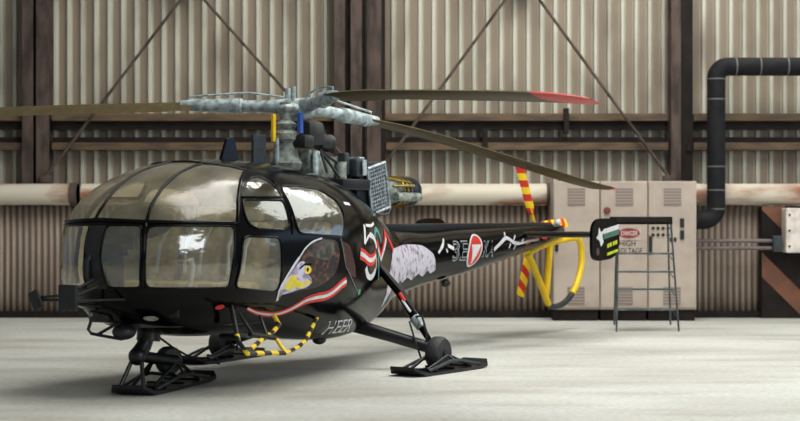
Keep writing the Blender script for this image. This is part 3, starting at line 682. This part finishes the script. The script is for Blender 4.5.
# ------------------------------------------------------------------ rotor mast and engine
MB().lathe([(0, .15), (.06, .17), (.14, .13), (.26, .11), (.3, .15), (.36, .15), (.4, .09), (.46, .12), (.5, .06), (.68, .06)], (.27, 0, 2.07), (0, 0, 1), 20).build('gearbox', M['gbox'], heli, smooth=True)
hub = MB().lathe([(-.16, .07), (-.1, .13), (-.03, .17), (.0, .17), (.03, .13), (.05, .09), (.07, .03)], (0.02, 0, 2.74), (0, 0, 1), 20)
hub.tube([(.12, 0, 2.78), (.12, 0, 2.92)], .022, 8).tube([(.2, -.02, 2.80), (.2, -.02, 2.90)], .03, 8).ball((-.1, 0, 2.67), .11, (1.2, 1, .6)).ball((.2, 0, 2.69), .12, (1.3, 1, .55))
hub = hub.build('rotor_head', M['alu'], heli, smooth=True)
MB().box(.44, .49, -.03, .0, 2.34, 2.62, .004).build('yellow_strap', M['yellow'], heli)
MB().box(.24, .30, .16, .2, 2.43, 2.64, .004).build('blue_strap', M['blue'], heli)
MB().tube([(.42, 0, 2.05), (.43, 0, 2.38)], .025, 8).build('pitch_rod', M['alu'], heli, smooth=True)
eng = MB().box(-.18, .14, .0, .22, 2.30, 2.58, .08).box(-.4, -.14, .02, .2, 2.28, 2.44, .06).box(.1, .3, .08, .26, 2.28, 2.42, .04).ball((-.36, .12, 2.36), .09)
eng.build('hydraulic_unit', M['panel'], heli, smooth=True)
MB().box(-.62, -.1, -.14, .14, 1.98, 2.22, .03).box(-.1, .04, -.12, .14, 2.0, 2.28, .02).build('accessory_case', M['gbox'], heli, smooth=True)
MB().tube([(-.02, .15, 2.0), (-.06, .15, 2.26)], .05, 10).tube([(.02, .2, 2.02), (.0, .18, 2.24)], .03, 8).build('oil_pipe', M['alu'], heli, smooth=True)
for i, pl in enumerate((((-.1, .12, 2.32), (-.45, .18, 2.14), (-.78, .22, 1.96)), ((-.15, .05, 2.34), (-.5, .12, 2.2), (-.9, .25, 1.92)), ((-.2, .1, 2.3), (-.3, .22, 2.08), (-.34, .3, 1.96)),
                        ((-.05, -.1, 2.3), (-.4, -.2, 2.1), (-.7, -.25, 1.95)), ((-.14, .16, 2.28), (-.14, .24, 2.04)), ((-.2, .05, 2.2), (-.6, .1, 2.18), (-.8, .2, 2.1)))):
    MB().tube(pl, .016, 6).build('mount_strut', M['blackm'], heli, smooth=True)
MB().box(-.86, -.3, .02, .34, 1.86, 1.98, .02).build('engine_deck', M['blackm'], heli, smooth=True)
MB().tube([(-.48, .2, 1.98), (-.48, .2, 2.16)], .06, 10).build('oil_filter', M['gbox'], heli, smooth=True)
MB().box(-.82, -.64, .12, .3, 2.0, 2.2, .03).box(-.6, -.5, .14, .24, 2.02, 2.26, .02).build('oil_tank', M['dgrey'], heli, smooth=True)
MB().box(-.80, -.72, .31, .33, 2.02, 2.19, .01).box(-.86, -.76, .1, .26, 2.2, 2.22, .005).build('tank_label', M['alu'], heli)
# mesh covered intake
Mi = Matrix.Translation((-1.08, .26, 1.89)) @ Matrix.Rotation(.22, 4, 'Y')
box = MB().box(-.17, .16, -.3, .02, -.25, .25, .03, M=Mi).box(.1, .34, -.24, -.02, -.2, .16, .03, M=Mi).build('air_intake', M['dgrey'], heli, smooth=True)
gm = MB()
for k in range(9):
    x = -.18+.36*k/8; gm.tube([Mi @ Vector((x, .04, -.25)), Mi @ Vector((x, .04, .25))], .008, 5)
for k in range(13):
    z = -.25+.5*k/12; gm.tube([Mi @ Vector((-.18, .04, z)), Mi @ Vector((.18, .04, z))], .008, 5)
for k in range(13):
    z = -.25+.5*k/12; gm.tube([Mi @ Vector((-.19, .04, z)), Mi @ Vector((-.19, -.28, z))], .008, 5)
for (a, b) in (((-.19, -.25), (.19, -.25)), ((.19, -.25), (.19, .25)), ((.19, .25), (-.19, .25)), ((-.19, .25), (-.19, -.25))):
    gm.tube([Mi @ Vector((a[0], .045, a[1])), Mi @ Vector((b[0], .045, b[1]))], .018, 6)
gm.build('intake_mesh', mat('silver_wire', (176, 188, 194), .35, .6, (120, 128, 134), 20), heli)
# exhaust
ex = Vector((-1.72, .08, 1.86)); axx = Vector((-1, 0, .02))
MB().lathe([(.1, .155), (.13, .175), (.38, .172), (.43, .165), (.435, .15), (.4, .13), (.2, .12)], ex, axx).build('exhaust_pipe', mat('burnt_steel', (58, 70, 78), .35, .7, (36, 42, 46), 12), heli, smooth=True)
MB().lathe([(-.9, .12), (-.5, .15), (-.1, .16), (.0, .13), (.22, .13)], ex, axx).build('turbine_casing', M['gbox'], heli, smooth=True)
for dd in (.04, .12, .2):
    MB().tube([ex+axx*dd+Vector((0, .165*math.cos(t), .165*math.sin(t))) for t in [2*PI*j/20 for j in range(21)]], .014, 6).build('brass_ring', M['brass'], heli, smooth=True)
MB().tube([ex+Vector((.2, .15, .06)), ex+Vector((-.2, .19, .07))], .016, 6).tube([ex+Vector((.25, .1, .15)), ex+Vector((-.2, .15, .1))], .014, 6).build('fuel_line', M['brass'], heli, smooth=True)
MB().tube([ex+Vector((.3, .24, -.06)), ex+Vector((-.22, .24, -.06))], .05, 12).build('cooler_tube', M['gbox'], heli, smooth=True)
MB().tube([(-.9, .3, 1.66), (-1.05, .32, 1.6), (-1.25, .32, 1.61), (-1.35, .3, 1.68)], .016, 6).build('hose', M['blackm'], heli, smooth=True)
# roof aerials
MB().rings([[(1.42, -.02, 2.08), (1.42, .02, 2.08), (1.1, .02, 2.08), (1.1, -.02, 2.08)], [(1.3, -.012, 2.34), (1.3, .012, 2.34), (1.18, .012, 2.36), (1.18, -.012, 2.36)]]).build('blade_aerial', M['black'], heli)
MB().box(.64, .86, -.015, .015, 2.06, 2.40, .006).build('plate_aerial', M['dgrey'], heli)

# rotor blades: (bearing in the aircraft frame, stations (r, z), tip start)
def rblade(world_az, st, tip0, pitch=.2):
    a = math.radians(world_az)-(A_+PI); dx, dy = math.cos(a), math.sin(a)
    r_ = [p[0] for p in st]; z_ = [p[1] for p in st]
    def at(r): return float(np.interp(r, r_, z_))
    zs = np.array([at(r) for r in np.linspace(r_[0], r_[-1], 60)]); k = np.ones(9)/9
    zs = np.convolve(np.pad(zs, 4, mode='reflect', reflect_type='odd'), k, 'valid')
    rr = np.linspace(r_[0], r_[-1], 60)
    def sect(r, sc=1.):
        z = float(np.interp(r, rr, zs)); pr = []
        ch = .34*sc
        for (c, t) in ((.3, 0), (.2, .35), (0, .5), (-.3, .34), (-.7, 0), (-.3, -.3), (0, -.42), (.2, -.3)):
            u = c*ch; h = t*.05*sc+u*pitch
            pr.append((dx*r+dy*u, dy*r-dx*u, z+h))
        return pr
    R_ = [r for r in rr if r <= tip0]+[tip0]
    o = MB().rings([sect(r, .8+.2*min(1, (r-r_[0])/.35)) for r in R_]).build('rotor_blade', M['olive'], heli, smooth=True)
    L_ = r_[-1]-tip0
    MB().rings([sect(tip0+L_*q, s_*1.03) for q, s_ in ((0, 1), (.4, .97), (.7, .8), (.9, .5), (1, .15))]).build('blade_tip', M['red'], o, smooth=True)
    # sleeve from the head to the blade root
    r0 = r_[0]; z0 = zs[0]; z1 = 2.72
    def P(r, z, w=0): return (dx*r+dy*w, dy*r-dx*w, z)
    m = MB().tube([P(.1, z1), P(.35, z1+(z0-z1)*.25), P(.6, z1+(z0-z1)*.5), P(.62, z1+(z0-z1)*.55), P(r0+.04, z0)], [.09, .065, .06, .085, .06], 12)
    m.tube([P(r0-.1, z0, 0), P(r0+.14, z0)], [.075, .05], 10)
    m.build('blade_sleeve', M['alu'], hub, smooth=True)
    MB().tube([P(.15, z1+.1), P(.55, (z0+z1)/2+.14), P(r0+.05, z0+.09), P(r0+.02, z0)], .012, 6).build('damper_rod', M['alu'], hub, smooth=True)
rblade(-65.1, [(.83, 2.775), (1.2, 2.765), (1.72, 2.75), (3.32, 2.64), (4.64, 2.544), (5.01, 2.514), (5.74, 2.441)], 5.02, .22)
rblade(48.9, [(1.05, 2.625), (1.66, 2.566), (2.31, 2.478), (3.0, 2.367), (3.73, 2.249), (4.5, 2.119), (5.3, 1.985), (5.76, 1.935)], 5.62, .04)
rblade(174, [(1.12, 2.745), (2.2, 2.73), (3.2, 2.705), (4.5, 2.62), (5.76, 2.5)], 5.05, .34)

# ------------------------------------------------------------------ undercarriage
def wheel(c, r, w, ax=(0, 1, 0)):
    o = MB().lathe([(-w/2, r*.62), (-w/2, r*.85), (-w*.32, r*.97), (0, r), (w*.32, r*.97), (w/2, r*.85), (w/2, r*.62)], c, ax, 28).build('wheel', M['rubber'], heli, smooth=True)
    MB().lathe([(-w*.42, r*.6), (-w*.38, r*.2), (w*.38, r*.2), (w*.42, r*.6)], c, ax, 20).build('wheel_rim', M['blackm'], o, smooth=True); return o
def ski(cx, cy, ln, w, yaw, axle, wr):
    """board with turned up ends, two side rails and braces up to the axle"""
    e = ln/2; top = .05
    prof = [(e, .10), (e-.1, .045), (e-.25, .03), (-e+.22, .03), (-e+.08, .05), (-e, .09)]
    Mx = Matrix.Translation((cx, cy, 0)) @ Matrix.Rotation(yaw, 4, 'Z')
    mb = MB(); rs = []
    for (x, z) in prof:
        k = .72 if abs(x) == e else 1
        rs.append([Mx @ Vector((x, -w/2*k, z-.03)), Mx @ Vector((x, w/2*k, z-.03)), Mx @ Vector((x, w/2*k, z)), Mx @ Vector((x, -w/2*k, z))])
    o = mb.rings(rs).build('ski', M['blackm'], heli)
    for s in (1, -1):
        MB().tube([Mx @ Vector((e-.22, s*w*.42, .05)), Mx @ Vector((.1, s*w*.46, .12)), Mx @ Vector((-.1, s*w*.46, .12)), Mx @ Vector((-e+.2, s*w*.42, .05))], .016, 8).build('ski_rail', M['dgrey'], o, smooth=True)
        ax = Vector(axle)+(Mx.to_3x3() @ Vector((0, s*.12, 0)))
        MB().tube([Mx @ Vector((e-.3, s*w*.25, .05)), ax], .018, 8).build('ski_brace', M['blackm'], o, smooth=True)
        MB().tube([Mx @ Vector((-e+.3, s*w*.25, .05)), ax], .018, 8).build('ski_brace', M['blackm'], o, smooth=True)
        MB().tube([Mx @ Vector((0, s*w*.46, .11)), ax], .014, 8).build('ski_brace', M['blackm'], o, smooth=True)
    for x in (.3, 0, -.3): MB().tube([Mx @ Vector((x*ln*.8, -w*.44, .045)), Mx @ Vector((x*ln*.8, w*.44, .045))], .013, 6).build('ski_crossbar', M['blackm'], o, smooth=True)
    return o
for s in (1, -1):
    wc = (-.5, s*1.36, .185)
    wheel(wc, .175, .15)
    ski(-.5, s*1.38, 1.4, .40, s*-.06, (-.5, s*1.36, .17), .18)
    MB().tube([(-.35, s*.35, .47), (-.42, s*.8, .36), (-.56, s*1.24, .23)], [.075, .065, .06], 14).build('lower_leg', M['blackm'], heli, smooth=True)
    MB().tube([(-.52, s*1.22, .2), (-.5, s*1.45, .185)], .04, 10).build('axle', M['blackm'], heli, smooth=True)
    ul = MB().tube([(-.55, s*.5, 1.18), (-.57, s*.88, .78), (-.58, s*1.05, .52)], [.04, .05, .05], 12).tube([(-.58, s*1.05, .52), (-.6, s*1.25, .24)], [.032, .032], 10).build('oleo_strut', M['black'], heli, smooth=True)
    MB().tube([(-.58, s*1.03, .54), (-.58, s*1.12, .44)], .056, 12).build('strut_collar', M['alu'], ul, smooth=True)
    MB().tube([(-.5, s*.90, .79), (-.5, s*.96, .71)], .02, 6).build('strut_label', M['dred'], ul)
    MB().tube([(-.49, s*.94, .72), (-.5, s*1.03, .6)], .014, 6).build('strut_label', M['white'], ul)
    MB().tube([(-.56, s*1.05, .55), (-.5, s*1.17, .56), (-.5, s*1.22, .4), (-.55, s*1.2, .27)], .013, 6).tube([(-.5, s*1.02, .5), (-.45, s*1.1, .35), (-.5, s*1.16, .12)], .012, 6).build('brake_hose', M['rubber'], ul, smooth=True)
wheel((2.2, 0, .26), .13, .13, (.26, 1, 0))
ski(2.16, -.07, 1.6, .42, .24, (2.25, 0, .26), .14)
MB().tube([(2.66, 0, .33), (2.56, 0, .42), (2.5, 0, .56)], [.075, .07, .08], 14).tube([(2.5, 0, .46), (2.48, 0, .60)], .11, 14).tube([(2.62, 0, .33), (2.22, .1, .26)], .05, 10).tube([(2.62, 0, .33), (2.22, -.1, .26)], .05, 10).ball((2.65, 0, .33), .085).build('nose_leg', M['blackm'], heli, smooth=True)
MB().tube([(2.65, .04, .32), (2.72, .12, .06)], .02, 8).tube([(2.66, -.04, .32), (2.8, -.08, .06)], .02, 8).build('nose_drag_stay', M['blackm'], heli, smooth=True)
MB().tube([(2.38, 0, .5), (2.05, -.06, .36), (1.7, -.12, .24), (1.0, -.3, .12)], .01, 6).build('tow_cable', M['blackm'], heli, smooth=True)

# boarding step frame under the port door
STEP0 = [(2.45, .95, .54), (2.49, 1.0, .48), (2.51, 1.1, .39), (1.9, 1.1, .35)]
STEP1 = [(2.51, 1.1, .40), (2.17, 1.0, .47), (1.82, .9, .53), (1.64, .85, .58), (1.62, .78, .66)]
STEP2 = [(1.9, 1.1, .35), (1.91, 1.05, .41), (1.89, .98, .48)]
STEP3 = [(1.9, 1.1, .35), (1.63, 1.05, .38), (1.39, .98, .43), (1.18, .9, .51), (.9, .80, .63)]
STEP4 = [(2.24, .82, .72), (2.22, .95, .54)]
STEP5 = [(1.91, .82, .68), (1.99, .95, .52)]
STEP6 = [(2.28, .97, .54), (1.89, .98, .48)]
MB().tube(STEP0, .022, 8).tube(STEP1, .022, 8).tube(STEP2, .02, 8).tube(STEP3, .02, 8).build('boarding_step', M['stepstripe'], heli, smooth=True)
MB().tube(STEP4, .014, 6).tube(STEP5, .014, 6).tube(STEP6, .024, 8).tube([(2.33, .80, .79), (2.45, .95, .54)], .022, 8).tube([(2.4, .93, .52), (2.2, .6, .50)], .03, 8).build('step_bracket', M['blackm'], heli, smooth=True)

# rear-view mirrors on the nose boom, chin loop and lamps
MB().box(3.46, 3.5, -.185, .01, .78, 1.0, .006).build('nose_mirror', M['panel'], heli)
Mm = Matrix.Translation((3.52, -.42, .862)) @ Matrix.Rotation(.42, 4, 'X')
MB().box(-.012, .012, -.055, .055, -.085, .085, .006, M=Mm).build('nose_mirror', M['panel'], heli)
MB().tube([(3.5, -.5, .865), (3.5, -.3, .862), (3.48, -.12, .87)], .014, 8).tube([(3.5, -.4, .885), (3.48, -.1, .91)], .012, 8)\
    .tube([(3.48, -.08, .93), (3.2, .02, 1.06)], .014, 8).tube([(3.48, -.02, .9), (3.2, .06, 1.0)], .014, 8).tube([(3.48, -.03, .86), (3.0, .3, .87)], .012, 8).tube([(3.48, -.05, .84), (3.1, -.05, .8)], .014, 8).build('mirror_arm', M['blackm'], heli, smooth=True)
MB().tube([(3.0, -.22, .72), (3.02, -.26, .58), (3.0, -.24, .545), (2.95, -.1, .52), (2.9, .02, .5), (2.85, .08, .52)], .015, 8).tube([(2.98, -.18, .54), (2.92, -.05, .62), (2.9, 0, .64)], .014, 8).build('chin_loop', M['blackm'], heli, smooth=True)
MB().ball((2.84, .0, .56), .09, (1.2, 1.2, .8)).build('landing_lamp', M['panel'], heli, smooth=True)
MB().ball((3.06, -.2, .72), .022).build('tow_bolt', M['lens'], heli, smooth=True)
P = map_nose(np.array([(14.2+3.0*math.cos(a), -25.0+1.5*math.sin(a)) for a in th])); P = P+normal(P)*.005
mesh_obj('nose_lamp', P, [list(range(20))], M['lens'], heli)

# ------------------------------------------------------------------ light, camera
def area(name, loc, size, sizey, power, target, col=(1, 1, 1)):
    L_ = bpy.data.lights.new(name, 'AREA'); L_.shape = 'RECTANGLE'; L_.size = size; L_.size_y = sizey; L_.energy = power; L_.color = col
    o = bpy.data.objects.new(name, L_); C.objects.link(o); o.location = loc
    o.rotation_euler = (Vector(target)-Vector(loc)).to_track_quat('-Z', 'Y').to_euler(); return o
area('ceiling_lamp_bank', (3.5, 16, 11), 9, 9, 1650, (1, 18, 0), (1, .98, .93))
area('door_daylight', (11, 4, 6), 8, 6, 850, (0, 18, 1), (.92, .97, 1))
area('white_reflection_lamp', (9.6, 25.2, 8.4), 8, 4.2, 340, (-.5, 17, 1.8), (.95, 1, .93))  # added lamp out of view, aimed for a white reflection in the side windows
area('blue_reflection_lamp', (12.5, 23.4, 3.6), 7, 1.6, 42, (-.5, 17, 1.6), (.45, .68, 1))  # unseen lamp added to give those windows a blue lower reflection
area('wall_lamp', (5.5, 24.4, 9.6), 14, 1.2, 530, (3.4, 26.6, 2.5), (1, .97, .9))
w = bpy.data.worlds.new('world'); bpy.context.scene.world = w; w.use_nodes = True
nt = w.node_tree; bg = nt.nodes['Background']
tc = nt.nodes.new('ShaderNodeTexCoord'); sp = nt.nodes.new('ShaderNodeSeparateXYZ'); cr = nt.nodes.new('ShaderNodeValToRGB')
nt.links.new(tc.outputs['Generated'], sp.inputs[0]); nt.links.new(sp.outputs[2], cr.inputs[0]); nt.links.new(cr.outputs[0], bg.inputs[0])
e = cr.color_ramp.elements; e[0].position = 0; e[0].color = (.50, .62, .80, 1); e[1].position = .22; e[1].color = (.88, .9, .9, 1)
x = cr.color_ramp.elements.new(.6); x.color = (.66, .66, .64, 1)
bg.inputs[1].default_value = .28

cam = bpy.data.cameras.new('camera'); co = bpy.data.objects.new('camera', cam); C.objects.link(co)
co.location = (0, 0, CAMZ); co.rotation_euler = (PI/2, 0, 0)
cam.sensor_width = 36; cam.lens = 1671.9/800*36; cam.shift_y = 4.4/800; cam.clip_end = 200
cam.dof.use_dof = True; cam.dof.focus_distance = 16.6; cam.dof.aperture_fstop = 1.7
sc = bpy.context.scene; sc.camera = co
sc.view_settings.view_transform = 'Standard'; sc.view_settings.look = 'None'; sc.view_settings.gamma = 1
sc.view_settings.use_curve_mapping = False; sc.view_settings.exposure = 0
